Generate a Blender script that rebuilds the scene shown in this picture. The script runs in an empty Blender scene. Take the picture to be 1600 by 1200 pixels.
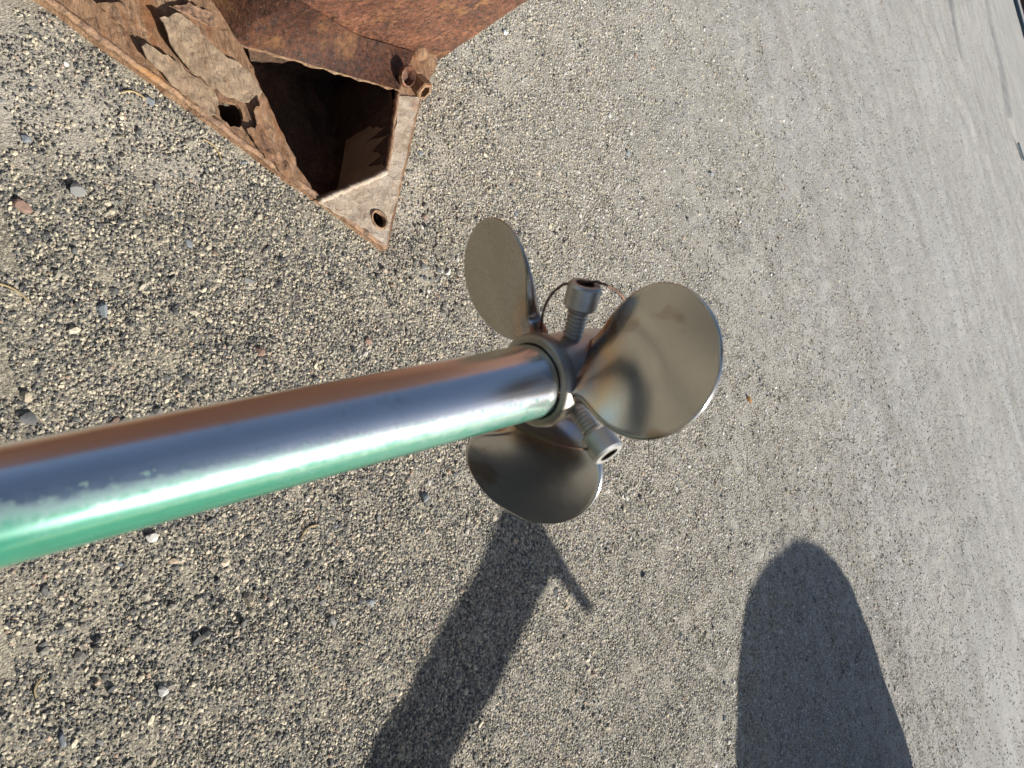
import bpy, bmesh, math, random
import numpy as np
from mathutils import Vector, Matrix, noise
from mathutils.geometry import delaunay_2d_cdt

SC = bpy.context.scene
C = SC.collection
random.seed(7)
PI = math.pi

# ------------------------------------------------------------------ camera
CAM_H = 0.80
FPX = 1244.0                      # focal length in pixels of the 1600 px wide photograph
SL = 0.28                         # slant of the horizon in the turned picture
_n = math.hypot(1, SL)
UP = (1/_n, -SL/_n)               # picture direction of 'up'
RT = (SL/_n, 1/_n)                # picture direction of 'right'
PITCH = math.atan(1030*UP[0]/FPX)
vF = Vector((0, math.cos(PITCH), -math.sin(PITCH)))
vU = Vector((0, math.sin(PITCH), math.cos(PITCH)))
vR = Vector((1, 0, 0))
cX = vU*UP[0] + vR*RT[0]          # camera local axes in the world
cY = -(vU*UP[1] + vR*RT[1])
cam_d = bpy.data.cameras.new('camera')
cam = bpy.data.objects.new('camera', cam_d); C.objects.link(cam)
M = Matrix.Identity(4)
for i in range(3):
    M[i][0] = cX[i]; M[i][1] = cY[i]; M[i][2] = -vF[i]
M[2][3] = CAM_H
cam.matrix_world = M
cam_d.sensor_width = 36; cam_d.lens = FPX/1600*36
cam_d.clip_start = 0.01; cam_d.clip_end = 2000
cam_d.dof.use_dof = True; cam_d.dof.focus_distance = 1.0; cam_d.dof.aperture_fstop = 20
SC.camera = cam

# ------------------------------------------------------------------ light
SUN_AZ, SUN_EL = math.radians(75), math.radians(31)
S = Vector((math.cos(SUN_EL)*math.sin(SUN_AZ), math.cos(SUN_EL)*math.cos(SUN_AZ), math.sin(SUN_EL)))
w = bpy.data.worlds.new('World'); SC.world = w; w.use_nodes = True
nt = w.node_tree; nt.nodes.clear()
sky = nt.nodes.new('ShaderNodeTexSky'); sky.sky_type = 'NISHITA'; sky.sun_disc = False
sky.sun_elevation = SUN_EL; sky.sun_rotation = SUN_AZ
bg = nt.nodes.new('ShaderNodeBackground'); bg.inputs[1].default_value = 0.072
wo = nt.nodes.new('ShaderNodeOutputWorld')
nt.links.new(sky.outputs[0], bg.inputs[0]); nt.links.new(bg.outputs[0], wo.inputs[0])
sd = bpy.data.lights.new('sun', 'SUN'); sd.energy = 5.0; sd.angle = math.radians(0.53); sd.color = (1.0, 0.955, 0.89)
so = bpy.data.objects.new('sun', sd); C.objects.link(so)
so.rotation_euler = S.to_track_quat('Z', 'Y').to_euler(); so.location = (3, 2, 6)
SC.view_settings.view_transform = 'Standard'; SC.view_settings.look = 'None'
SC.view_settings.gamma = 1; SC.view_settings.use_curve_mapping = False
SC.view_settings.exposure = 0.68

# ------------------------------------------------------------------ helpers
def ray(px, py):
    dx, dy = px-800, py-600
    return vF*FPX + vU*(dx*UP[0]+dy*UP[1]) + vR*(dx*RT[0]+dy*RT[1])
def wpt(px, py, z=0.0):
    v = ray(px, py); t = (z-CAM_H)/v.z
    return Vector((0, 0, CAM_H)) + v*t
def on_plane(px, py, p0, n):
    v = ray(px, py); o = Vector((0, 0, CAM_H))
    return o + v*((p0-o).dot(n)/v.dot(n))

def tag(o, label=None, cat=None, group=None, kind=None):
    if label: o['label'] = label
    if cat: o['category'] = cat
    if group: o['group'] = group
    if kind: o['kind'] = kind
    return o
def empty(name, mat=None):
    o = bpy.data.objects.new(name, None); C.objects.link(o)
    o.empty_display_size = 0.05
    if mat is not None: o.matrix_world = mat
    return o
def mesh_obj(name, verts, faces, mat, parent=None, smooth=False):
    me = bpy.data.meshes.new(name); me.from_pydata([tuple(v) for v in verts], [], faces); me.update()
    if smooth:
        for p in me.polygons: p.use_smooth = True
    if mat: me.materials.append(mat)
    o = bpy.data.objects.new(name, me); C.objects.link(o)
    if parent: o.parent = parent
    return o
def bm_obj(name, bm, mat, parent=None, smooth=False):
    bmesh.ops.recalc_face_normals(bm, faces=bm.faces)
    me = bpy.data.meshes.new(name); bm.to_mesh(me); bm.free()
    if smooth:
        for p in me.polygons: p.use_smooth = True
    if mat: me.materials.append(mat)
    o = bpy.data.objects.new(name, me); C.objects.link(o)
    if parent: o.parent = parent
    return o
def frame_of(d):
    d = d.normalized()
    a = Vector((0, 0, 1)) if abs(d.z) < 0.9 else Vector((1, 0, 0))
    e = d.cross(a).normalized(); return e, d.cross(e).normalized()
def lathe(bm, o, d, prof, seg=48, close=False):
    """prof: list of (distance along d, radius)"""
    d = d.normalized(); e, f = frame_of(d); rings = []
    for s, r in prof:
        if r < 1e-7:
            rings.append([bm.verts.new(o+d*s)])
        else:
            rings.append([bm.verts.new(o+d*s+e*(r*math.cos(2*PI*k/seg))+f*(r*math.sin(2*PI*k/seg))) for k in range(seg)])
    n = len(rings)
    for i in range(n if close else n-1):
        a, b = rings[i], rings[(i+1) % n]
        for k in range(seg):
            k2 = (k+1) % seg
            if len(a) == 1 and len(b) == 1: continue
            if len(a) == 1: bm.faces.new((a[0], b[k], b[k2]))
            elif len(b) == 1: bm.faces.new((a[k], b[0], a[k2]))
            else: bm.faces.new((a[k], b[k], b[k2], a[k2]))
def tube(bm, pts, r, seg=8):
    rings = []
    for i, p in enumerate(pts):
        d = (pts[min(i+1, len(pts)-1)]-pts[max(i-1, 0)])
        e, f = frame_of(d)
        rr = r[i] if isinstance(r, (list, tuple)) else r
        if rings:      # keep the frame from flipping
            e = (pe-d.normalized()*pe.dot(d.normalized())).normalized(); f = d.normalized().cross(e)
        pe = e
        rings.append([bm.verts.new(p+e*(rr*math.cos(2*PI*k/seg))+f*(rr*math.sin(2*PI*k/seg))) for k in range(seg)])
    for a, b in zip(rings, rings[1:]):
        for k in range(seg):
            bm.faces.new((a[k], b[k], b[(k+1) % seg], a[(k+1) % seg]))
    bm.faces.new(rings[0]); bm.faces.new(rings[-1])
def crom(pts, n=10):
    P = [pts[0]*2-pts[1]] + list(pts) + [pts[-1]*2-pts[-2]]
    out = []
    for i in range(1, len(P)-2):
        for k in range(n):
            t = k/n
            a, b, c, d = P[i-1], P[i], P[i+1], P[i+2]
            out.append(0.5*((2*b)+(c-a)*t+(2*a-5*b+4*c-d)*t*t+(3*b-a-3*c+d)*t**3))
    out.append(pts[-1]); return out

# vectorised value noise for the terrain
def _hash(ix, iy, seed):
    h = (ix*374761393 + iy*668265263 + seed*1442695041) & 0xffffffff
    h = ((h ^ (h >> 13))*1274126177) & 0xffffffff
    return ((h ^ (h >> 16)) & 0xffff)/65535.0
def vnoise(x, y, seed=0):
    x = np.asarray(x, float); y = np.asarray(y, float)
    ix = np.floor(x).astype(np.int64); iy = np.floor(y).astype(np.int64)
    fx = x-ix; fy = y-iy
    fx = fx*fx*(3-2*fx); fy = fy*fy*(3-2*fy)
    a = _hash(ix, iy, seed); b = _hash(ix+1, iy, seed); c = _hash(ix, iy+1, seed); d = _hash(ix+1, iy+1, seed)
    return (a*(1-fx)+b*fx)*(1-fy)+(c*(1-fx)+d*fx)*fy-0.5
def seg_dist(x, y, pts):
    """distance to a polyline and its signed side"""
    best = np.full(np.shape(x), 1e9); side = np.zeros(np.shape(x))
    for a, b in zip(pts, pts[1:]):
        dx, dy = b.x-a.x, b.y-a.y; L = dx*dx+dy*dy
        t = np.clip(((x-a.x)*dx+(y-a.y)*dy)/L, 0, 1)
        ex = x-(a.x+t*dx); ey = y-(a.y+t*dy); d = np.hypot(ex, ey)
        m = d < best
        best = np.where(m, d, best); side = np.where(m, np.sign(dx*ey-dy*ex), side)
    return best, side

RUTS = [[wpt(*p) for p in ((1405, -40), (1440, 20), (1490, 140), (1530, 235), (1565, 320), (1600, 420), (1640, 540))],
        [wpt(*p) for p in ((1478, -60), (1487, 30), (1496, 70))],
        [wpt(*p) for p in ((1535, -30), (1560, 90), (1575, 180), (1600, 250), (1625, 320))]]
POCKET = [wpt(*p) for p in ((400, 95), (610, 160), (590, 255), (500, 290))]
PC = sum(POCKET, Vector())/4
TIP = wpt(645, 420)
def gz(x, y):
    x = np.asarray(x, float); y = np.asarray(y, float)
    far = np.clip((y-3)/8, 0, 1)
    z = 0.006*vnoise(x*7, y*7, 1)+0.0035*vnoise(x*19, y*19, 2)+0.0022*vnoise(x*47, y*47, 3)+0.02*vnoise(x*1.3, y*1.3, 4)
    z = z+far*0.05*vnoise(x*0.5+3, y*1.1, 5)+far*0.02*vnoise(x*2, y*3.1, 6)
    d, s = seg_dist(x, y, RUTS[0]); z = z-0.012*np.exp(-(d/0.10)**2)+0.008*np.exp(-((d-0.2)/0.12)**2)*(s > 0)
    d, s = seg_dist(x, y, RUTS[1]); z = z-0.035*np.exp(-(d/0.09)**2)+0.012*np.exp(-((d-0.2)/0.12)**2)
    d, s = seg_dist(x, y, RUTS[2]); z = z-0.022*np.exp(-(d/0.14)**2)+0.02*np.exp(-((d-0.3)/0.15)**2)*(s > 0)
    # little heap of sand along the plate's edge and the hollow under its pocket
    d = np.hypot(x-TIP.x, y-TIP.y); z = z+0.007*np.exp(-(d/0.035)**2)
    return z*np.where(np.hypot(x, y) > 60, 0.3, 1)-0.002
def gzs(x, y): return float(gz(np.array([x]), np.array([y]))[0])

# ------------------------------------------------------------------ material helpers
class NT:
    def __init__(s, name):
        s.m = bpy.data.materials.new(name); s.m.use_nodes = True; s.t = s.m.node_tree
        s.b = s.t.nodes['Principled BSDF']; s.o = s.t.nodes['Material Output']
    def n(s, k, **kw):
        x = s.t.nodes.new('ShaderNode'+k)
        for a, v in kw.items(): setattr(x, a, v)
        return x
    def l(s, a, b): s.t.links.new(a, b)
    def val(s, sock, v):
        if isinstance(v, bpy.types.NodeSocket): s.l(v, sock)
        elif isinstance(v, (tuple, list)) and len(v) == 3 and sock.type == 'RGBA': sock.default_value = (*v, 1)
        else: sock.default_value = v
    def coord(s): return s.n('TexCoord').outputs['Object']
    def noise(s, co, scale, detail=4, rough=0.55, dist=0.0):
        x = s.n('TexNoise'); s.l(co, x.inputs['Vector'])
        x.inputs['Scale'].default_value = scale; x.inputs['Detail'].default_value = detail
        x.inputs['Roughness'].default_value = rough; x.inputs['Distortion'].default_value = dist
        return x.outputs['Fac']
    def voro(s, co, scale, feature='F1'):
        x = s.n('TexVoronoi', feature=feature); s.l(co, x.inputs['Vector']); x.inputs['Scale'].default_value = scale
        return x
    def ramp(s, f, stops, interp='LINEAR'):
        x = s.n('ValToRGB'); r = x.color_ramp; r.interpolation = interp
        while len(r.elements) < len(stops): r.elements.new(0.5)
        for e, (p, c) in zip(r.elements, stops):
            e.position = p; e.color = (*c, 1) if isinstance(c, (tuple, list)) else (c, c, c, 1)
        s.l(f, x.inputs[0]); return x.outputs[0]
    def mix(s, f, a, b, mode='MIX'):
        x = s.n('Mix', data_type='RGBA', blend_type=mode)
        s.val(x.inputs[0], f); s.val(x.inputs[6], a); s.val(x.inputs[7], b); return x.outputs[2]
    def math(s, op, a, b=0.0, c=0.0, clamp=False):
        x = s.n('Math', operation=op, use_clamp=clamp)
        s.val(x.inputs[0], a); s.val(x.inputs[1], b); s.val(x.inputs[2], c); return x.outputs[0]
    def bump(s, h, strength, dist, prev=None):
        x = s.n('Bump'); s.l(h, x.inputs['Height']); x.inputs['Strength'].default_value = strength
        x.inputs['Distance'].default_value = dist
        if prev: s.l(prev, x.inputs['Normal'])
        return x.outputs[0]
    def sep(s, co):
        x = s.n('SeparateXYZ'); s.l(co, x.inputs[0]); return x.outputs
    def set(s, **kw):
        for k, v in kw.items():
            s.val(s.b.inputs[k.replace('_', ' ')], v)
        return s.m

# sand and gravel ground
g = NT('sandy_gravel'); co = g.coord()
x_, y_, z_ = g.sep(co)
cell = g.voro(co, 420); cell2 = g.voro(co, 170)
tone = g.ramp(g.sep(cell.outputs['Color'])[0], [(0, (.07, .064, .052)), (.3, (.155, .142, .115)), (.65, (.29, .265, .205)), (.9, (.45, .41, .31)), (1, (.66, .61, .50))])
patch = g.noise(co, 3.2, 5, .6)
sandy = g.mix(g.ramp(patch, [(.38, 0.0), (.62, 1.0)]), tone, (.36, .33, .265))
sandy = g.mix(0.35, sandy, tone)
sandy = g.mix(1.0, sandy, (1.0, .98, .94), 'MULTIPLY')
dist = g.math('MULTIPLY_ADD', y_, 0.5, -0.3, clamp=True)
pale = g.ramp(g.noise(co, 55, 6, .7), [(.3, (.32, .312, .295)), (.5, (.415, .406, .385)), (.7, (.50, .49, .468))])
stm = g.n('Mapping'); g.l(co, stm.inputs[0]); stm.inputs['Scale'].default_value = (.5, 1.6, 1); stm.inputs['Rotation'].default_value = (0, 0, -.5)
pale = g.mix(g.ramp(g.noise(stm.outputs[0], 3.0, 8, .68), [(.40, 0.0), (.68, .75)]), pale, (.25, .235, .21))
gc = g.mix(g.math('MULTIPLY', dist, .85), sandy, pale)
gc = g.mix(g.ramp(g.noise(co, 1.1, 5, .6), [(.4, 0.0), (.75, .35)]), gc, (.30, .275, .235))
sand = None          # drifts of fine pale sand
for px, py, r_ in ((10, 135, .10), (130, 190, .085), (250, 235, .07), (330, 280, .05), (642, 335, .05), (690, 255, .06), (655, 300, .05), (760, 60, .12)):
    q = wpt(px, py); vd = g.n('VectorMath', operation='DISTANCE'); g.l(co, vd.inputs[0]); vd.inputs[1].default_value = (q.x, q.y, 0)
    k_ = g.math('SUBTRACT', 1.0, g.math('DIVIDE', vd.outputs['Value'], r_*1.5), clamp=True)
    sand = k_ if sand is None else g.math('MAXIMUM', sand, k_)
sand = g.math('MULTIPLY', g.ramp(g.math('ADD', sand, g.math('MULTIPLY_ADD', g.noise(co, 18, 5, .65), .8, -.4)), [(.15, 0.0), (.75, 1.0)]), .5)
gc = g.mix(sand, gc, g.ramp(g.noise(co, 500, 3, .6), [(.3, (.36, .33, .275)), (.7, (.62, .575, .49))]))
hgt = g.math('ADD', g.math('MULTIPLY', cell.outputs['Distance'], -0.5), g.math('MULTIPLY', g.noise(co, 260, 5, .7), 1.2))
b1 = g.bump(hgt, 0.9, 0.0022)
b2 = g.bump(g.noise(co, 110, 5, .65), 0.45, 0.004, b1)
b3 = g.bump(g.noise(co, 28, 3, .55), 0.3, 0.010, b2)
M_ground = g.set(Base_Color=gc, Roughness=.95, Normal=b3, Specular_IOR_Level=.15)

def grain_mat(name, stops, spec=.3, nscale=300):
    g = NT(name); at = g.n('Attribute', attribute_type='INSTANCER', attribute_name='tone')
    c = g.ramp(at.outputs['Fac'], stops)
    c = g.mix(.35, c, g.ramp(g.noise(g.coord(), nscale, 3), [(.3, .25), (.7, .9)]), 'MULTIPLY')
    return g.set(Base_Color=c, Roughness=.75, Specular_IOR_Level=spec)
M_grain = grain_mat('gravel_grain', [(0, (.045, .046, .047)), (.18, (.105, .105, .10)), (.34, (.20, .19, .16)), (.50, (.36, .325, .245)), (.62, (.52, .465, .34)), (.69, (.66, .57, .41)), (.715, (.36, .25, .17)), (.75, (.48, .45, .39)), (1, (.70, .67, .61))], .45, 1.2)

def stone_mat(name, a, b, sc=160):
    g = NT(name); co = g.coord()
    c = g.mix(g.noise(co, sc, 5, .65), a, b)
    return g.set(Base_Color=c, Roughness=.8, Specular_IOR_Level=.3, Normal=g.bump(g.noise(co, sc*3, 4), .4, .0006))
STONES = [stone_mat('grey_stone', (.13, .13, .125), (.27, .265, .25)),
          stone_mat('dark_stone', (.06, .062, .065), (.15, .15, .15)),
          stone_mat('pale_stone', (.38, .37, .34), (.58, .56, .51)),
          stone_mat('tan_stone', (.28, .24, .17), (.42, .36, .26)),
          stone_mat('red_stone', (.19, .12, .09), (.30, .2, .15)),
          stone_mat('white_stone', (.62, .61, .58), (.8, .79, .75)),
          stone_mat('slate_stone', (.15, .17, .18), (.25, .27, .28)),
          stone_mat('orange_chip', (.30, .15, .05), (.48, .27, .10))]

# rust
_gd = wpt(500, 312)-wpt(75, -4); GRAIN = -math.atan2(_gd.y, _gd.x)
def rust_mat(name, stops, sc=22, spot=None, rough=.7, bumpk=1.0, metal=0.0, dark=1.0, grain=False):
    g = NT(name); co = g.coord()
    if grain:      # rust layers run along the bar
        rot = g.n('Mapping'); g.l(co, rot.inputs[0]); rot.inputs['Rotation'].default_value = (0, 0, GRAIN); rot.inputs['Scale'].default_value = (.45, 1.7, 1); co = rot.outputs[0]
    n1 = g.noise(co, sc, 8, .68, .6)
    c = g.ramp(n1, stops)
    n2 = g.noise(co, sc*7, 5, .7)
    c = g.mix(g.ramp(n2, [(.36, .8*dark), (.36+.2*dark, 0.0)]), c, (.035, .022, .016))
    if spot:
        c = g.mix(g.ramp(g.noise(co, sc*.6, 6, .7), [(.56, 0.0), (.66, .9)]), c, spot)
    c = g.mix(g.ramp(g.noise(co, sc*22, 2, .5), [(.66, 0.0), (.74, .6)]), c, (.42, .36, .33))
    b = g.bump(g.noise(co, sc*1.6, 8, .7), .8*bumpk, .006)
    b = g.bump(g.noise(co, sc*9, 6, .7), .9*bumpk, .0022, b)
    r = g.ramp(n2, [(.3, rough-.25), (.7, rough+.1)])
    return g.set(Base_Color=c, Roughness=r, Normal=b, Metallic=metal, Specular_IOR_Level=.5)
M_rust_tan = rust_mat('tan_rust', [(.25, (.10, .045, .024)), (.4, (.23, .12, .06)), (.55, (.33, .20, .11)), (.75, (.42, .29, .18))], 16, (.22, .09, .03), .85, 1.1, 0, .8, True)
M_rust_dark = rust_mat('dark_rust', [(.25, (.06, .024, .015)), (.45, (.145, .056, .03)), (.6, (.225, .09, .045)), (.78, (.31, .135, .06))], 20, (.34, .17, .065), .5, 1.0, 0, 1.15)
M_rust_flake = rust_mat('pale_flake', [(.25, (.24, .155, .09)), (.5, (.34, .245, .155)), (.75, (.42, .325, .22))], 18, (.33, .19, .10), .9, 1.2, 0, .6, True)
M_rust_orange = rust_mat('orange_rust', [(.25, (.17, .085, .045)), (.42, (.30, .18, .11)), (.6, (.38, .23, .13)), (.75, (.45, .21, .05))], 14, None, .85)
M_rust_pale = rust_mat('pale_rust', [(.25, (.24, .17, .115)), (.5, (.39, .315, .235)), (.75, (.45, .40, .34))], 20, (.34, .16, .06), .85, .7, 0, .35)
M_rust_bounce = rust_mat('bounce_lit_rust', [(.25, (.46, .31, .18)), (.5, (.64, .48, .31)), (.75, (.70, .58, .42))], 18, None, .9, .6, 0, .2)
M_rust_shade = rust_mat('pocket_shade_rust', [(.25, (.05, .028, .018)), (.5, (.12, .065, .036)), (.75, (.20, .12, .07))], 24, None, .9)  # darkest rust tone, deepens the shade inside the pocket and bolt holes

# steel
def steel_mat(name, base, tint, rough, heat=True, aniso=0.0):
    g = NT(name); co = g.coord()
    n1 = g.noise(co, 45, 5, .6); n2 = g.noise(co, 900, 3, .6)
    c = g.mix(g.ramp(n1, [(.35, 0.0), (.7, 1.0)]), base, tint)
    c = g.mix(g.ramp(g.noise(co, 260, 4, .75), [(.7, 0.0), (.78, .6)]), c, (.16, .13, .10))
    r = g.math('MULTIPLY_ADD', n1, .22, rough-.08)
    r = g.math('MULTIPLY_ADD', n2, .06, r)
    return g.set(Base_Color=c, Metallic=1.0, Roughness=r, Normal=g.bump(n2, .12, .0002), Anisotropic=aniso)
def blade_mat(name, plain, worn, stain, spots, rlo):
    g = NT(name); co = g.coord(); bx, by, bz = g.sep(co)
    rr_ = g.math('SQRT', g.math('ADD', g.math('MULTIPLY', by, by), g.math('MULTIPLY', bz, bz)))
    n1 = g.noise(co, 34, 6, .6, .5); n2 = g.noise(co, 900, 3, .6)
    c = g.mix(g.ramp(n1, [(.38, 0.0), (.64, 1.0)]), plain, worn)
    rad = g.math('ADD', g.math('MULTIPLY', rr_, 20.0), g.math('MULTIPLY_ADD', n1, .6, -.3))
    tint = g.ramp(rad, [(.38, (.48, .28, .17)), (.52, (.25, .25, .29)), (.66, (.54, .36, .215)), (.9, plain), (1.0, plain)])
    c = g.mix(.82, c, tint)
    c = g.mix(g.ramp(g.noise(co, 22, 4, .6, .8), [(.56, 0.0), (.66, .75)]), c, stain)
    st = g.n('Mapping'); g.l(co, st.inputs[0]); st.inputs['Scale'].default_value = (1, 1, .12); st.inputs['Rotation'].default_value = (.6, .3, 0)
    scr = g.ramp(g.noise(st.outputs[0], 900, 2, .5), [(.66, 0.0), (.72, .2)])
    c = g.mix(scr, c, (.62, .60, .57))
    sp = g.ramp(g.noise(co, 330, 4, .75), [(.74-spots, 0.0), (.80-spots, .75)])
    c = g.mix(sp, c, (.11, .085, .065))
    r = g.math('ADD', g.math('MULTIPLY_ADD', n1, .26, rlo), g.math('MULTIPLY', scr, .25))
    return g.set(Base_Color=c, Metallic=1.0, Roughness=r, Normal=g.bump(n2, .14, .0002))
M_blade = blade_mat('blade_steel', (.62, .60, .565), (.49, .46, .415), (.34, .24, .16), .0, .05)
M_blade_shade = blade_mat('shade_toned_blade_steel', (.46, .435, .385), (.37, .345, .295), (.30, .25, .18), .02, .14)  # darker copy of the blade steel, shade on the upper blade put into colour
M_blade_dark_mirror = blade_mat('reflection_toned_blade_steel', (.58, .57, .56), (.36, .34, .33), (.34, .235, .16), .09, .07)  # speckles, plus a darker base imitating the lower blade's dark reflection
M_hub = steel_mat('hub_steel', (.58, .56, .54), (.50, .43, .38), .30)
M_collar = steel_mat('collar_steel', (.42, .40, .345), (.33, .30, .25), .4)
M_screw = steel_mat('screw_steel', (.58, .57, .54), (.45, .43, .40), .42)
M_socket = steel_mat('socket_steel', (.10, .085, .07), (.14, .10, .08), .6)
gw = NT('wire_steel'); M_wire = gw.set(Base_Color=(.13, .075, .055), Metallic=.8, Roughness=.5)

# shaft: brushed steel with worn green paint along its right side
g = NT('painted_shaft_steel'); co = g.coord(); X, Y, Z = g.sep(co)
RS = 0.0175
yr = g.math('DIVIDE', Y, RS)
thr = g.math('MULTIPLY_ADD', X, 3.0, .40, clamp=False)       # where the paint begins, runs out near the collar
n = g.noise(co, 120, 6, .7); nb = g.noise(co, 420, 3, .6)
d = g.math('SUBTRACT', yr, thr)
soft = g.math('ADD', d, g.math('MULTIPLY_ADD', n, .5, -.25))
soft = g.math('ADD', soft, g.math('MULTIPLY_ADD', nb, .22, -.11))
coat = g.ramp(soft, [(0.0, 0.0), (.10, .10), (.30, .55), (.55, .92), (.8, 1.0)])
fleck = g.math('MULTIPLY', g.ramp(g.noise(co, 190, 4, .65), [(.57, 0.0), (.64, .65)]), g.ramp(d, [(0.0, 0.0), (.12, 1.0), (.5, 0.0)]))
mask = g.math('MAXIMUM', coat, fleck)
brush = g.n('Mapping'); g.l(co, brush.inputs[0]); brush.inputs['Scale'].default_value = (25, 700, 700)
br = g.noise(brush.outputs[0], 1.0, 4, .65)
mt = g.mix(g.noise(co, 40, 4), (.88, .88, .885), (.78, .775, .775))
mt = g.mix(g.ramp(g.noise(co, 75, 6, .7), [(.6, 0.0), (.72, .35)]), mt, (.34, .31, .29))
paint = g.mix(n, (.018, .165, .10), (.04, .27, .17))
tintc = g.mix(g.ramp(mask, [(.45, 0.0), (1.0, 1.0)]), (.17, .50, .38), paint)
metal = g.math('MULTIPLY_ADD', g.ramp(mask, [(.3, 0.0), (.95, 1.0)]), -.72, 1.0)
M_shaft = g.set(Base_Color=g.mix(mask, mt, tintc), Metallic=metal,
                Roughness=g.math('ADD', g.math('MULTIPLY_ADD', br, .09, .19), g.math('MULTIPLY', mask, -.06)), Specular_IOR_Level=.6, Coat_Weight=mask, Coat_Roughness=.13,
                Normal=g.bump(br, .06, .0002))

g = NT('grey_timber'); co = g.coord(); mp = g.n('Mapping'); g.l(co, mp.inputs[0]); mp.inputs['Scale'].default_value = (8, 60, 60)
gr = g.noise(mp.outputs[0], 1, 6, .65)
M_timber = g.set(Base_Color=g.ramp(gr, [(.3, (.12, .10, .08)), (.7, (.30, .26, .21))]), Roughness=.85, Normal=g.bump(gr, .3, .003))
g = NT('dark_kerb'); M_kerb = g.set(Base_Color=g.mix(g.noise(g.coord(), 3, 5), (.02, .05, .075), (.04, .075, .10)), Roughness=.6)
g = NT('red_brown_timber'); M_redwood = g.set(Base_Color=g.mix(g.noise(g.coord(), 3, 5), (.10, .04, .03), (.17, .08, .06)), Roughness=.8)

# ------------------------------------------------------------------ ground: one sheet, finer where it is near
def axis(lo, hi, step, far_lo, far_hi, mid_lo, mid_hi, mid):
    a = list(np.arange(lo, hi+1e-9, step))
    for sgn, lim_mid, lim in ((1, mid_hi, far_hi), (-1, mid_lo, far_lo)):
        v = a[-1] if sgn > 0 else a[0]; st = step; out = []
        while (v < lim) if sgn > 0 else (v > lim):
            inside = (v < lim_mid) if sgn > 0 else (v > lim_mid)
            st = min(st*1.06, mid) if inside else st*1.18
            v = v+sgn*st; out.append(v)
        a = a+out if sgn > 0 else out[::-1]+a
    return np.array(a)
gx = axis(-1.1, 1.3, .008, -400, 400, -6, 4.5, .035)
gy = axis(0.1, 2.6, .008, -400, 600, -.6, 13, .035)
XX, YY = np.meshgrid(gx, gy)
ZZ = gz(XX, YY)
nx, ny = len(gx), len(gy)
me = bpy.data.meshes.new('ground')
vv = np.stack([XX, YY, ZZ], -1).reshape(-1, 3).astype(np.float32)
ii = np.arange(nx*ny).reshape(ny, nx)
HOLE = [wpt(*p, .018) for p in ((374, 66), (625, 140), (607, 270), (495, 313))]
hb = (wpt(683, 95)-wpt(330, 56)).normalized(); hb = Vector((-hb.y, hb.x, 0)); hb = hb if hb.x < 0 else -hb
HOLE = [HOLE[0]+hb*.075, HOLE[1]+hb*.075, HOLE[1], HOLE[2], HOLE[3]]
ff = np.stack([ii[:-1, :-1], ii[:-1, 1:], ii[1:, 1:], ii[1:, :-1]], -1).reshape(-1, 4)
cen = vv[ff].mean(1)
ins = np.zeros(len(ff), bool)          # the ground is dug out under the bracket's pocket
for i in range(5):
    a, b = HOLE[i], HOLE[i-1]
    t_ = ((a.y > cen[:, 1]) != (b.y > cen[:, 1]))
    xx = (b.x-a.x)*(cen[:, 1]-a.y)/(b.y-a.y)+a.x
    ins ^= t_ & (cen[:, 0] < xx)
for px, py, r_ in ((361, 178, .021), (592, 343, .015)):      # and under its two bolt holes
    q = wpt(px, py, .018); ins |= np.hypot(cen[:, 0]-q.x, cen[:, 1]-q.y) < r_
ff = ff[~ins]
me.vertices.add(len(vv)); me.vertices.foreach_set('co', vv.ravel())
me.loops.add(ff.size); me.loops.foreach_set('vertex_index', ff.ravel().astype(np.int32))
me.polygons.add(len(ff)); me.polygons.foreach_set('loop_start', np.arange(0, ff.size, 4, dtype=np.int32))
me.polygons.foreach_set('loop_total', np.full(len(ff), 4, dtype=np.int32))
me.update(calc_edges=True); me.validate()
me.polygons.foreach_set('use_smooth', np.ones(len(ff), dtype=bool))
me.materials.append(M_ground)
ground = bpy.data.objects.new('ground', me); C.objects.link(ground)
tag(ground, 'grey sandy gravel ground with fine grit and faint wheel ruts', kind='structure')

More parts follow.
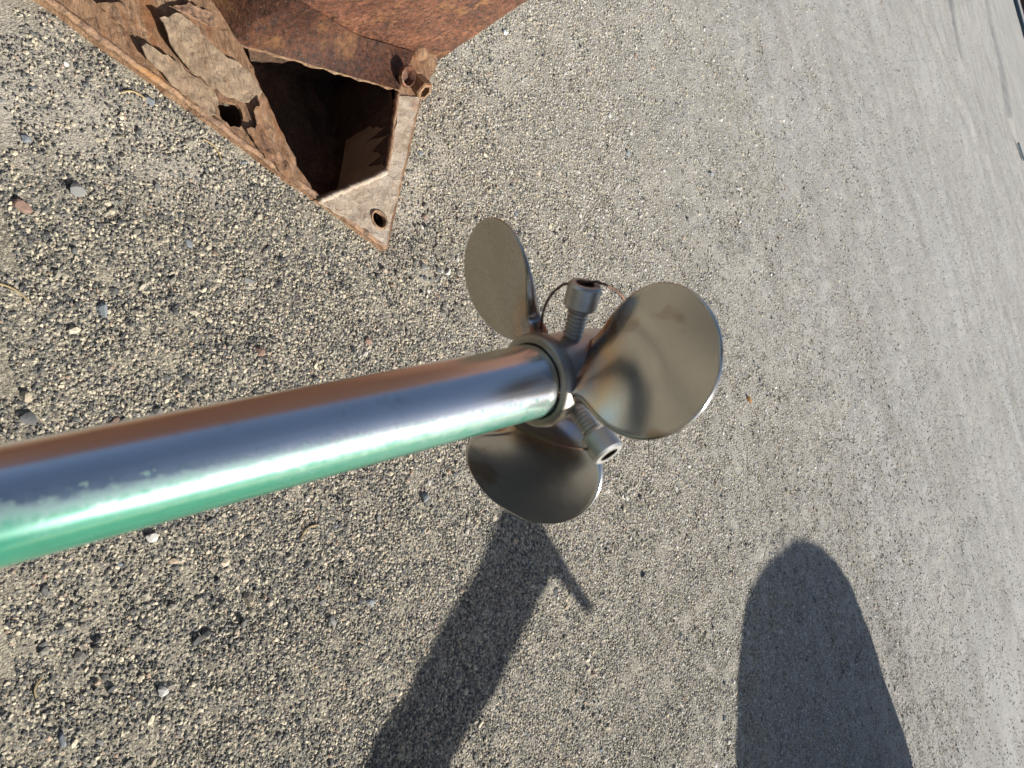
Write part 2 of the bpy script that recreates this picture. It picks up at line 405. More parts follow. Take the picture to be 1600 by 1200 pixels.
# ------------------------------------------------------------------ rusty bracket, upper left
ZP = 0.018                         # height of the foot plate's upper face at its rim
def pip(p, poly):
    x, y = p; c = False; n = len(poly)
    for i in range(n):
        x1, y1 = poly[i]; x2, y2 = poly[i-1]
        if (y1 > y) != (y2 > y) and x < (x2-x1)*(y-y1)/(y2-y1)+x1: c = not c
    return c
def jag(pts, amp, step, seed, closed=True):
    """break a polyline into short, slightly ragged pieces"""
    rnd = random.Random(seed); out = []
    n = len(pts)
    for i in range(n if closed else n-1):
        a, b = pts[i], pts[(i+1) % n]; L = (b-a).length; k = max(1, int(L/step))
        for j in range(k):
            p = a.lerp(b, j/k)
            if j: p = p+Vector((rnd.uniform(-amp, amp), rnd.uniform(-amp, amp), 0))
            out.append(p)
    if not closed: out.append(pts[-1])
    return out
def sheet(name, outer, holes, zf, step, mat, parent, wall=None, hole_wall=0.0, seed=1):
    """a triangulated plate with real holes; outer and holes are XY loops, zf gives the height"""
    vs = []; es = []
    def loop(L):
        i0 = len(vs); vs.extend([Vector((p[0], p[1])) for p in L])
        es.extend([(i0+i, i0+(i+1) % len(L)) for i in range(len(L))])
    loop(outer)
    for h in holes: loop(h)
    po = [(p[0], p[1]) for p in outer]; ph = [[(p[0], p[1]) for p in h] for h in holes]
    rnd = random.Random(seed)
    xs = [p[0] for p in po]; ys = [p[1] for p in po]
    x = min(xs)
    while x < max(xs):
        y = min(ys)
        while y < max(ys):
            q = (x+rnd.uniform(-.35, .35)*step, y+rnd.uniform(-.35, .35)*step)
            if pip(q, po) and not any(pip(q, h) for h in ph): vs.append(Vector(q))
            y += step
        x += step
    rv, re, rf, ov, oe, of = delaunay_2d_cdt(vs, es, [], 0, 1e-6)
    faces = []
    for f in rf:
        cx = sum(rv[i].x for i in f)/len(f); cy = sum(rv[i].y for i in f)/len(f)
        if pip((cx, cy), po) and not any(pip((cx, cy), h) for h in ph): faces.append(list(f))
    bm = bmesh.new(); V = [bm.verts.new((v.x, v.y, zf(v.x, v.y))) for v in rv]
    for f in faces:
        try: bm.faces.new([V[i] for i in f])
        except ValueError: pass
    bm.normal_update()
    for f in bm.faces:
        if f.normal.z < 0: f.normal_flip()
    be = [e for e in bm.edges if len(e.link_faces) == 1]
    r = bmesh.ops.extrude_edge_only(bm, edges=be)
    for v in [v for v in r['geom'] if isinstance(v, bmesh.types.BMVert)]:
        inner = any(min((Vector(h_)-v.co.xy).length for h_ in h) < 1e-4 for h in ph)
        v.co.z = (v.co.z-hole_wall) if inner else (v.co.z-wall if wall else -.01)
    for v in [v for v in bm.verts if not v.link_faces]: bm.verts.remove(v)
    o = bm_obj(name, bm, mat, parent)
    return o

R1 = wpt(683, 95); B1 = wpt(330, 56)
dB = (B1-R1).normalized()                       # along the upright plate, away from its free edge
nB = Vector((-dB.y, dB.x, 0)).normalized()
if nB.dot(Vector((0, 0, CAM_H))-R1) < 0: nB = -nB
root = empty('rusty_bracket', Matrix.Translation(R1))
tag(root, 'rusted triangular steel bracket with dark pocket and bolt holes on the gravel', 'steel bracket')
def local(o):                                   # keep world placement under the bracket's empty
    o.matrix_parent_inverse = root.matrix_world.inverted() if root.matrix_world != Matrix() else Matrix.Translation(-R1)
    return o
root.matrix_world = Matrix.Translation(R1); bpy.context.view_layer.update()

def zplate(x, y):
    # rises gently from the tip towards the upright plate, pitted by rust
    return ZP
W = lambda pts, z=ZP: [wpt(px, py, z) for px, py in pts]
OUT = W([(-150, -160), (75, -4), (185, 80), (300, 163), (500, 312), (606, 389), (618, 330), (634, 262), (650, 190), (660, 150), (684, 99)])
OUT_EDGE = OUT[:6]
B2 = on_plane(392, 62, R1, Vector((0, 0, 1))); LB = (Vector((B2.x, B2.y, 0))-Vector((R1.x, R1.y, 0))).dot(dB); B2 = R1+dB*LB
B3 = wpt(300, -42); d2 = (B3-B2); d2.z = 0; d2.normalize()
n2_ = Vector((-d2.y, d2.x, 0)); n2_ = n2_ if n2_.x > 0 else -n2_
back = [R1+dB*0.02-nB*0.006, B2-nB*.006-d2*.0, B2+d2*.9-n2_*.006]
outer = jag(OUT+back, .0009, .012, 3)
CAV = jag(W([(378, 70), (622, 141), (619, 165), (612, 215), (603, 268), (550, 293), (496, 310), (470, 268), (432, 190), (405, 130)]), .0018, .009, 5)
def ring_px(cx, cy, r, n=18, wob=.1, seed=0):
    rnd = random.Random(seed); c = wpt(cx, cy, ZP)
    return [c+Vector((math.cos(2*PI*k/n), math.sin(2*PI*k/n), 0))*(r*(1+rnd.uniform(-wob, wob))) for k in range(n)]
H1 = ring_px(361, 178, .0165, 18, .10, 1)
H2 = ring_px(592, 343, .0115, 20, .04, 2)
def zpit(x, y):
    p = noise.noise(Vector((x*55, y*55, 1)))*.0016+noise.noise(Vector((x*160, y*160, 4)))*.0009
    return ZP+p
foot = sheet('foot_plate', [p.xy for p in outer], [[p.xy for p in CAV], [p.xy for p in H1], [p.xy for p in H2]], zpit, .0065, M_rust_tan, root, None, .004, 4)
local(foot)
# the paler weathered tip and right-hand strip: a thin layer of scale over the plate
TIPP = jag(W([(499, 315), (550, 297), (606, 272), (616, 215), (624, 150), (657, 152), (647, 190), (631, 262), (615, 330), (604, 384), (560, 352)], ZP+.002), .0012, .008, 8)
o = sheet('scale_layer', [p.xy for p in TIPP], [[p.xy for p in ring_px(592, 343, .0150, 20, .05, 2)]], lambda x, y: zpit(x, y)+.0018+noise.noise(Vector((x*90, y*90, 7)))*.0006, .006, M_rust_pale, root, .0026, .0026, 6)
local(o)
# raised rim round the small bolt hole, weld bead along the pocket's lip, orange edge bead
bm = bmesh.new(); c = wpt(592, 343, ZP+.002)
lathe(bm, c, Vector((0, 0, 1)), [(-.004, .0112), (.0012, .0112), (.002, .0125), (.0012, .0145), (-.004, .0152)], 28)
local(bm_obj('hole_rim', bm, M_rust_orange, root, True))
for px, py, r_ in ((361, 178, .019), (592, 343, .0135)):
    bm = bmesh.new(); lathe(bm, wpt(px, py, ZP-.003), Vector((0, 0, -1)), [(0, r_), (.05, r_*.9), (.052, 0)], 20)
    local(bm_obj('bolt_hole', bm, M_rust_shade, root))
def bead(name, pts, r, mat, seed):
    rnd = random.Random(seed); q = crom(pts, 8)
    bm = bmesh.new(); tube(bm, [p+Vector((rnd.uniform(-1, 1), rnd.uniform(-1, 1), rnd.uniform(-1, 1)))*r*.18 for p in q], [r*rnd.uniform(.75, 1.15) for _ in q], 8)
    return local(bm_obj(name, bm, mat, root, True))
bead('weld_bead', W([(500, 314), (525, 303), (552, 291), (580, 280), (604, 268)], ZP+.002), .0042, M_rust_pale, 2)
bead('weld_bead', W([(604, 266), (611, 220), (616, 180), (621, 146)], ZP+.001), .0036, M_rust_tan, 3)
bead('edge_bead', W([(-120, -142), (75, -2), (185, 81), (300, 164), (400, 238), (500, 311), (560, 356), (603, 386)], ZP-.002), .0042, M_rust_orange, 4)
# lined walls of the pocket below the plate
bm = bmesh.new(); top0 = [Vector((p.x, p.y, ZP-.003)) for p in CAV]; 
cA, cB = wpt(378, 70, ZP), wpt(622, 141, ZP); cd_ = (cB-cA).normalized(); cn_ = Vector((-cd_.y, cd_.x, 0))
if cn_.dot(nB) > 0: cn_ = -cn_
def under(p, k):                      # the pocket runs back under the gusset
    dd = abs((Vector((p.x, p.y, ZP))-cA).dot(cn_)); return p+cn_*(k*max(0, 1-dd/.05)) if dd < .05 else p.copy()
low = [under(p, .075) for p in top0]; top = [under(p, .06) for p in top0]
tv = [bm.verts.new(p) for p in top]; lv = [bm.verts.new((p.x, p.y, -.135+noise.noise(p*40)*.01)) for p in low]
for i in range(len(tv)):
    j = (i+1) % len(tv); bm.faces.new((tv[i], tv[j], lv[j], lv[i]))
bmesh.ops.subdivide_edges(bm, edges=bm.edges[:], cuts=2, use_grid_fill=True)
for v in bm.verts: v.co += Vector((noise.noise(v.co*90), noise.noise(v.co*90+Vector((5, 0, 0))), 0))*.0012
local(bm_obj('pocket_wall', bm, M_rust_shade, root))
local(sheet('pocket_floor', [p.xy for p in low], [], lambda x, y: -.12+noise.noise(Vector((x*40, y*40, 3)))*.008, .01, M_rust_shade, root, .02, 0, 9))

# added inner face at the pocket's lower right, paler to imitate bounced light
bm = bmesh.new(); ia = [wpt(px, py, ZP-.004) for px, py in ((619, 172), (602, 266), (550, 290), (508, 305))]; ia = [p+(PC-p)*.03 for p in ia]
IV = [[bm.verts.new(p+Vector((0, 0, -.105*j/8))+(PC-p).to_2d().to_3d()*(.10*j/8)+Vector((noise.noise(p*60+Vector((0, 0, j))), noise.noise(p*60+Vector((4, 0, j))), 0))*.001) for j in range(9)] for p in crom(ia, 6)]
for a, b in zip(IV, IV[1:]):
    for j in range(8): bm.faces.new((a[j], b[j], b[j+1], a[j+1]))
bmesh.ops.solidify(bm, geom=bm.faces[:], thickness=.003)
local(bm_obj('bounce_lit_plate', bm, M_rust_bounce, root))

# upright plate, standing behind the foot
TH = .012
def slab(name, p0, d, L, Hh, n, t, mat, step=.02, amp=.001):
    bm = bmesh.new(); nu, nv = max(2, int(L/step)), max(2, int(Hh/step))
    rows = []
    for s in (0, 1):
        rows.append([[bm.verts.new(p0+d*(L*i/nu)+Vector((0, 0, Hh*j/nv))-n*(t*s)+n*(amp*noise.noise((p0+d*(L*i/nu)+Vector((0, 0, Hh*j/nv)))*30))) for j in range(nv+1)] for i in range(nu+1)])
    for s in (0, 1):
        for i in range(nu):
            for j in range(nv): bm.faces.new((rows[s][i][j], rows[s][i+1][j], rows[s][i+1][j+1], rows[s][i][j+1]))
    for i in range(nu):
        for j in (0, nv): bm.faces.new((rows[0][i][j], rows[0][i+1][j], rows[1][i+1][j], rows[1][i][j]))
    for j in range(nv):
        for i in (0, nu): bm.faces.new((rows[0][i][j], rows[0][i][j+1], rows[1][i][j+1], rows[1][i][j]))
    return local(bm_obj(name, bm, mat, root))
slab('upright_plate', R1+Vector((0, 0, -.01)), dB, LB, 1.05, nB, TH, M_rust_dark, .022, .0014)
slab('added_side_plate', B2+Vector((0, 0, -.01)), d2, .9, 1.05, n2_, TH, M_rust_dark, .022, .0014)  # added plate, gives the shaft a brown reflection
# sloping gusset from the pocket's far edge up to the upright plate
ga = [wpt(375, 68, ZP+.001), wpt(624, 141, ZP+.001)]
pB = R1+nB*.003
gb = [on_plane(400, -66, B2+n2_*.003, n2_), on_plane(466, 0, pB, nB), on_plane(560, 56, pB, nB), on_plane(646, 82, pB, nB)]
for p in gb: p.z = max(p.z, ZP+.006)
bm = bmesh.new(); N = 40; Mv = 24; grid = []
def along(pts, t):
    L = [0]
    for a, b in zip(pts, pts[1:]): L.append(L[-1]+(b-a).length)
    s = t*L[-1]
    for i in range(len(pts)-1):
        if s <= L[i+1]+1e-9: return pts[i].lerp(pts[i+1], (s-L[i])/(L[i+1]-L[i]))
    return pts[-1]
gn = None
low = [wpt(312, -22, ZP+.001)] + [wpt(340, 12, ZP+.001)] + ga
for i in range(N+1):
    a = along(low, i/N); b = along(gb, i/N)
    grid.append([bm.verts.new(a.lerp(b, j/Mv)+Vector((0, 0, .0015*noise.noise(a.lerp(b, j/Mv)*45)))) for j in range(Mv+1)])
for i in range(N):
    for j in range(Mv): bm.faces.new((grid[i][j], grid[i+1][j], grid[i+1][j+1], grid[i][j+1]))
bmesh.ops.solidify(bm, geom=bm.faces[:], thickness=.006)
local(bm_obj('gusset_plate', bm, M_rust_dark, root))
# nut with a bore and the worn bolt head above it
bm = bmesh.new(); nc = wpt(657, 137, ZP+.005); nd = Vector((.72, .12, .40)).normalized()
lathe(bm, nc-nd*.014, nd, [(0, .0165), (.022, .0165), (.025, .0150), (.025, .0100), (.006, .0100), (.006, 0)], 6)
local(bm_obj('nut', bm, M_rust_tan, root))
bm = bmesh.new(); bc = on_plane(654, 84, R1+nB*.002, nB)
lathe(bm, bc, nB, [(-.004, .016), (.004, .016), (.009, .013), (.011, .007), (.0115, 0)], 12)
local(bm_obj('bolt_head', bm, M_rust_tan, root, True))
bm = bmesh.new(); bc = wpt(634, 119, .030); so_d = (nB*.5+Vector((0, 0, .8))).normalized()
lathe(bm, bc, so_d, [(.001, .0165), (.006, .0155), (.007, .013), (.001, .0105), (-.004, .009), (-.004, 0)], 16)
local(bm_obj('bolt_socket', bm, M_rust_dark, root))
# peeling flakes of scale, lifted at their upper-left ends
def flake(name, pts, lift, seed, mat):
    L = jag(W(pts, ZP+.001), .0026, .0055, seed)
    hi = wpt(*pts[0], ZP); lo_ = wpt(*pts[len(pts)//2], ZP); ax = (lo_-hi); A = ax.length_squared
    def zf(x, y):
        t = max(0, min(1, (Vector((x, y, 0))-hi.xy.to_3d()).dot(ax)/A))
        return ZP+.0022+lift*(1-t)**1.3+noise.noise(Vector((x*70, y*70, seed)))*.0022+noise.noise(Vector((x*190, y*190, seed)))*.0010
    return local(sheet(name, [p.xy for p in L], [], zf, .0045, mat, root, .0016, 0, seed))
flake('rust_flake', [(243, 35), (270, 26), (292, 38), (317, 62), (346, 88), (384, 109), (401, 127), (407, 148), (388, 161), (364, 153), (345, 148), (318, 130), (292, 112), (268, 84), (253, 52)], .0095, 11, M_rust_flake)
flake('rust_flake', [(215, 79), (223, 73), (243, 86), (268, 97), (292, 116), (320, 134), (341, 158), (340, 182), (326, 182), (299, 158), (276, 141), (258, 126), (238, 109), (224, 96)], .008, 12, M_rust_flake)
flake('rust_flake', [(382, 204), (404, 200), (428, 228), (450, 258), (472, 296), (440, 272), (404, 236)], .0045, 13, M_rust_tan)
flake('rust_flake', [(392, 176), (406, 160), (420, 192), (434, 222), (418, 228), (402, 204)], .005, 14, M_rust_tan)
flake('rust_flake', [(262, 12), (292, 6), (330, 22), (340, 40), (318, 38), (290, 24)], .004, 15, M_rust_orange)
flake('rust_flake', [(150, 8), (190, 6), (215, 30), (232, 58), (212, 60), (180, 36)], .0035, 16, M_rust_tan)

# ------------------------------------------------------------------ propeller on its shaft
def cam_pt(px, py, z):
    return Vector((0, 0, CAM_H))+cX*((px-800)/FPX*z)-cY*((py-600)/FPX*z)+vF*z
def cam_dir(v): return cX*v[0]-cY*v[1]+vF*v[2]
EA = cam_dir((0.7300201, -0.16904528, 0.66218906))
P1 = cam_dir((0.22559319, 0.97422159, 0.0))
P2 = cam_dir((0.64511888, -0.14938534, -0.7493368))
HUB = cam_pt(800, 603, FPX*.035/120)
MS = Matrix.Identity(4)
for i in range(3): MS[i][0] = EA[i]; MS[i][1] = P1[i]; MS[i][2] = P2[i]; MS[i][3] = HUB[i]
MSI = MS.inverted()
prop = empty('propeller_shaft', MS)
tag(prop, 'steel shaft with worn green paint carrying a three-bladed metal propeller at its end', 'propeller')
Xa = Vector((1, 0, 0))
def cyl(s, r, th): return Vector((s, r*math.cos(th), r*math.sin(th)))

bm = bmesh.new(); lathe(bm, Vector((0, 0, 0)), Xa, [(-1.15, 0), (-1.15, RS), (-.8, RS), (-.4, RS), (-.2, RS), (-.1, RS), (0, RS), (.02, RS), (.07, RS), (.07, 0)], 96)
bm_obj('shaft', bm, M_shaft, prop, True)
def autosmooth(o, ang=35):
    me = o.data
    bm = bmesh.new(); bm.from_mesh(me)
    for e in bm.edges:
        if len(e.link_faces) == 2 and e.calc_face_angle(0) > math.radians(ang): e.smooth = False
    bm.to_mesh(me); bm.free(); return o
bm = bmesh.new()
lathe(bm, Vector((0, 0, 0)), Xa, [(.013, .0182), (.0125, .0205), (.0135, .0220), (.0165, .0226), (.0195, .0222), (.0205, .0205), (.0205, .0182)], 72, True)
autosmooth(bm_obj('collar', bm, M_collar, prop, True), 50)
bm = bmesh.new()
lathe(bm, Vector((0, 0, 0)), Xa, [(.0195, .0176), (.0195, .0203), (.026, .0205), (.045, .0203), (.060, .0192), (.066, .0178), (.068, .0160), (.068, 0)], 72)
autosmooth(bm_obj('hub', bm, M_hub, prop, True), 40)

BL = [(-35.325, .02426, .18662, .05704, .02908, .0366, .07762, -.27007, .00177),
      (-32.203, .02845, .1438, .0539, .03447, .03549, .10346, -.06337, -.00043),
      (-33.954, .03288, .115, .05897, .03089, .0345, -.02355, .01179, .00076)]
def blade(k, P):
    th0, s0, pit, rc, a, b, rake, skew, cup = P
    th = math.radians(th0+120*k); r0 = .0165; r1 = rc+a
    NR, NC = 44, 30
    def halfw(r):
        u = (r-rc)/a
        e = math.sqrt(max(0, 1-u*u))*(1+.25*u)*b if abs(u) < 1 else 0
        neck = (.0215 if k == 0 else .0145)*(1-smooth((r-.020)/(.030 if k else .036)))+.006*math.exp(-((r-.0165)/.006)**2) if r < .05 else 0
        return max(e, (e**3+neck**3)**(1/3))
    def smooth(t):
        t = max(0, min(1, t)); return t*t*(3-2*t)
    bm = bmesh.new(); T = []; Bt = []
    for i in range(NR+1):
        f = i/NR; r = r0+(r1-r0)*(1-(1-f)**1.6) if i < NR else r1-.00002
        w_ = halfw(r)
        thick = .0011+.0034*(1-smooth((r-.018)/.045))
        rowT, rowB = [], []
        for j in range(NC+1):
            v = math.sin((j/NC-.5)*PI)            # denser near the edges
            c = v*w_+skew*(r-rc)*smooth((r-.02)/.02)
            rr = max(r, .02)
            phi = math.atan(pit/(2*PI*max(r, .012)))
            ang = th+c*math.cos(phi)/rr
            ax = s0+c*math.sin(phi)+rake*r+cup*(c/b)**2-.0034*((c/b)**2-.35)*smooth((r-.022)/.02)-.0022*(((r-rc)/a)**2-.4)*smooth((r-.03)/.02)
            e1 = min(1, (1-abs(v))*w_/.0016) if w_ > 1e-5 else 0
            e2 = min(1, (r1-r)/.0016)
            hh = thick*math.sqrt(max(0, 1-(1-e1)**2))*math.sqrt(max(0, 1-(1-e2)**2))
            p = cyl(ax, r, ang)
            nrm = Vector((math.cos(phi), math.sin(phi)*math.sin(ang), -math.sin(phi)*math.cos(ang)))
            rowT.append(bm.verts.new(p+nrm*hh)); rowB.append(bm.verts.new(p-nrm*hh))
        T.append(rowT); Bt.append(rowB)
    for i in range(NR):
        for j in range(NC):
            bm.faces.new((T[i][j], T[i+1][j], T[i+1][j+1], T[i][j+1]))
            bm.faces.new((Bt[i][j], Bt[i][j+1], Bt[i+1][j+1], Bt[i+1][j]))
    bmesh.ops.remove_doubles(bm, verts=bm.verts, dist=.00002)
    return tag(bm_obj('blade', bm, (M_blade_dark_mirror, M_blade, M_blade_shade)[k], prop, True), ('speckled lower blade toned darker for its reflection', 'bronze-stained broad right blade', 'narrow-looking upper blade toned darker for shade')[k])
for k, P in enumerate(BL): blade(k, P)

def set_screw(th, s, lean=0.0):
    d = (cyl(0, 1, th)+Xa*lean).normalized(); o = cyl(s, .0, th)
    b0 = o+d*.0
    prof = [(.012, .0)]
    n = 15; z0 = .0125; z1 = .0345
    zz = z0; pitch = .0021
    prof.append((z0, .0040))
    while zz < z1:
        prof += [(zz, .0038), (zz+pitch*.3, .0048), (zz+pitch*.5, .0048), (zz+pitch*.8, .0038)]; zz += pitch
    prof += [(z1+.001, .0041), (z1+.001, 0)]
    bm = bmesh.new(); lathe(bm, b0, d, prof, 28)
    scr = bm_obj('set_screw', bm, M_screw, prop, False)
    bm = bmesh.new(); h0 = z1; h1 = z1+.0125
    lathe(bm, b0, d, [(h0, .0040), (h0, .0066), (h0+.0015, .0079), (h1-.0012, .0079), (h1, .0070), (h1, .0046)], 36)
    hd = bm_obj('screw_head', bm, M_screw, scr, True); autosmooth(hd, 30)
    bm = bmesh.new()
    lathe(bm, b0, d, [(h1, .0047), (h1-.007, .0045), (h1-.0075, 0)], 6)
    bm_obj('hex_socket', bm, M_socket, scr)
    return b0, d, h0, h1
TH1, TH2, TH3 = math.radians(144), math.radians(30), math.radians(264)
S1 = set_screw(TH1, .0335); S2 = set_screw(TH2, .0275); set_screw(TH3, .035)
def at_depth(px, py, z): return MSI @ cam_pt(px, py, z)
def zc(p):                                   # camera depth of a local point
    return ((MS @ p)-Vector((0, 0, CAM_H))).dot(vF)
hA = S1[0]+S1[1]*(S1[3]-.003); hB = S2[0]+S2[1]*(S2[2]+.004)
dA, dB_ = zc(hA), zc(hB)
bm = bmesh.new(); q = crom([at_depth(845, 512, dA+.012), at_depth(850, 483, dA+.008), at_depth(862, 460, dA+.004), at_depth(880, 444, dA)], 8)+crom([at_depth(932, 440, dA), at_depth(955, 449, dA+.004), at_depth(972, 463, dA+.008), at_depth(986, 492, dA+.016)], 8)
tube(bm, q, .0007, 8); bm_obj('lock_wire', bm, M_wire, prop, True)
bm = bmesh.new(); q = crom([at_depth(770, 640, dB_+.02), at_depth(800, 662, dB_+.008), at_depth(830, 679, dB_+.002), at_depth(866, 692, dB_-.004), at_depth(896, 699, dB_-.006), at_depth(924, 703, dB_-.003)], 8)
tube(bm, q, .0006, 8); bm_obj('lock_wire', bm, M_wire, prop, True)

# ------------------------------------------------------------------ pebbles, each one a thing
def pebble_mesh(seed, flat):
    bm = bmesh.new(); bmesh.ops.create_icosphere(bm, subdivisions=2, radius=1.0)
    rnd = Vector((seed*3.7, seed*1.3, 2))
    planes = []
    r = random.Random(seed)
    for _ in range(11):
        planes.append((Vector((r.gauss(0, 1), r.gauss(0, 1), r.gauss(0, 1))).normalized(), r.uniform(.45, .78)))
    for v in bm.verts:
        for n_, d_ in planes:
            e = v.co.dot(n_)-d_
            if e > 0: v.co -= n_*e
        v.co *= 1+.16*noise.noise(v.co*1.6+rnd)
        v.co.z *= flat
    me = bpy.data.meshes.new('pebble'); bm.to_mesh(me); bm.free(); return me
PM = {}
def pebble_for(k, mi):
    if (k, mi) not in PM:
        me = pebble_mesh(k+1, (.45, .6, .75, .5, .65, .4)[k]); me.materials.append(STONES[mi]); PM[(k, mi)] = me
    return PM[(k, mi)]
def pebble(x, y, r, k, mi, label, group, rz, el=1.0, sink=.35):
    o = bpy.data.objects.new('pebble', pebble_for(k, mi)); C.objects.link(o)
    fl = (.45, .6, .75, .5, .65, .4)[k]
    o.scale = (r*el, r/el, r); o.location = (x, y, gzs(x, y)+r*fl*(1-2*sink)*.75)
    o.rotation_euler = (random.uniform(-.3, .3), random.uniform(-.3, .3), rz)
    return tag(o, label, 'pebble', group)
SPECIAL = [((786, 52), .0115, 5, 1.1, 'bright white pebble beside the right edge of the rusty bracket'),
    ((257, 1079), .0085, 2, 1.15, 'cream pebble lying alone in the gravel in the corner'),
    ((390, 938), .011, 3, 1.0, 'tan pebble with a deep shadow, below the middle of the painted shaft'),
    ((160, 485), .010, 6, 1.2, 'slate grey flat pebble between the left edge and the rusty bracket'),
    ((118, 298), .013, 0, 1.3, 'split grey stone near the left edge below the rusty bracket'),
    ((48, 655), .0125, 1, 1.2, 'near black pebble at the left edge just above the shaft'),
    ((301, 631), .008, 3, 1.1, 'yellowish tan pebble touching the upper edge of the shaft'),
    ((404, 551), .010, 4, 1.1, 'reddish brown pebble above the middle of the shaft'),
    ((232, 160), .009, 6, 1.2, 'bluish grey pebble close below the orange edge of the bracket'),
    ((694, 428), .0085, 2, 1.3, 'pale pebble between the bracket tip and the upper propeller blade'),
    ((1167, 625), .014, 7, 1.9, 'small orange brown chip to the right of the propeller'),
    ((989, 770), .008, 5, 1.1, 'small white pebble to the lower right of the lower blade'),
    ((33, 322), .012, 4, 1.2, 'rusty red stone at the left edge of the picture'),
    ((515, 970), .010, 0, 1.4, 'grey long pebble beside the left shadow'),
    ((236, 840), .009, 2, 1.1, 'pale pebble just under the lower edge of the green paint')]
for i, ((px, py), r, mi, el, lb) in enumerate(SPECIAL):
    p = wpt(px, py); pebble(p.x, p.y, r*.85, i % 6, mi, lb, 'pebbles in the gravel', random.uniform(0, 6), math.sqrt(el), .18 if 'chip' in lb else .36)
placed = 0
for i, (px, py, r) in enumerate(((640, 412, .006), (652, 422, .0085), (668, 408, .007), (676, 425, .009), (690, 412, .006), (648, 436, .007), (664, 440, .0055), (700, 404, .005), (632, 428, .005))):
    p = wpt(px, py)
    pebble(p.x, p.y, r*.8, (i*2+1) % 6, (1, 0, 6)[i % 3], 'dark rough lump of dirt heaped just past the pointed tip of the bracket', 'dirt lumps at the bracket tip', i*1.3, 1.1, .4)
M_straw = stone_mat('dry_straw', (.30, .22, .11), (.48, .38, .2))
for px, py, L_, a_, lb in ((8, 452, .045, 1.1, 'dry straw stem at the left edge of the picture'), (62, 1075, .016, 2.6, 'short yellow straw bit near the lower left corner'), (330, 236, .03, .6, 'thin dry stem below the left side of the bracket'),
                           (478, 830, .03, 1.9, 'thin dry stem under the middle of the green shaft'), (206, 150, .028, 1.4, 'curved brown stem against the bracket edge'), (1090, 300, .03, .3, 'pale stem lying on the sand above the right blade')):
    p = wpt(px, py); dv = Vector((math.cos(a_), math.sin(a_), 0)); q = []
    for t in (-.5, -.15, .2, .5):
        w_ = p+dv*(L_*t)+Vector((-dv.y, dv.x, 0))*(L_*.12*math.cos(t*5)); q.append(Vector((w_.x, w_.y, gzs(w_.x, w_.y)+.0022)))
    bm = bmesh.new(); tube(bm, crom(q, 4), .0009, 5); tag(bm_obj('straw', bm, M_straw), lb, 'straw')
def in_view(x, y):
    v = Vector((x, y, -CAM_H)); f = v.dot(vF)
    if f <= .05: return None
    a, b = v.dot(cX)/f*FPX+800, -v.dot(cY)/f*FPX+600
    return (a, b) if -30 < a < 1630 and -30 < b < 1230 else None
FOOT2 = [(p.x, p.y) for p in outer]
KIND = ['mid grey', 'dark', 'pale', 'tan', 'reddish', 'white', 'slate blue']
def where(x, y, r, mi):
    px, py = in_view(x, y)
    mid = 790-px*.22                       # the shaft's middle line in the picture
    if py < 400 and px > 640 and px < 900: spot = 'right of the rusty bracket'
    elif px < 340 and py < mid-250: spot = 'left of the rusty bracket at top corner'
    elif px < 800 and py < mid: spot = 'left of the propeller above the shaft' if px > 380 else 'above the green shaft'
    elif px < 330: spot = 'under the green shaft end'
    elif px < 600: spot = 'between the shaft and the forked shadow'
    elif px < 900: spot = 'around the forked shadow'
    elif py > 700: spot = 'between the two shadows'
    else: spot = 'right of the propeller blades'
    size = 'tiny' if r < .0042 else 'small' if r < .006 else 'larger'
    return (size+' '+KIND[mi]+' stone in the gravel '+spot, KIND[mi]+' '+size+' stones '+spot)
while placed < 270:
    # spread over the near ground, thinning out with distance
    x = random.uniform(-1.0, 1.2); y = random.uniform(.2, 2.4)
    if random.random() > math.exp(-max(0, y-.5)*.8): continue
    if not in_view(x, y) or pip((x, y), FOOT2): continue
    mi = random.choices(range(7), [6, 3, 1.4, 1.6, .9, .25, 3])[0]
    r = min(.0105, .0035*math.exp(random.gauss(.25, .36)))
    lb, gp = where(x, y, r, mi)
    pebble(x, y, r, random.randrange(6), mi, lb, gp, random.uniform(0, 6), random.uniform(1, 1.35), random.uniform(.4, .62))
    placed += 1

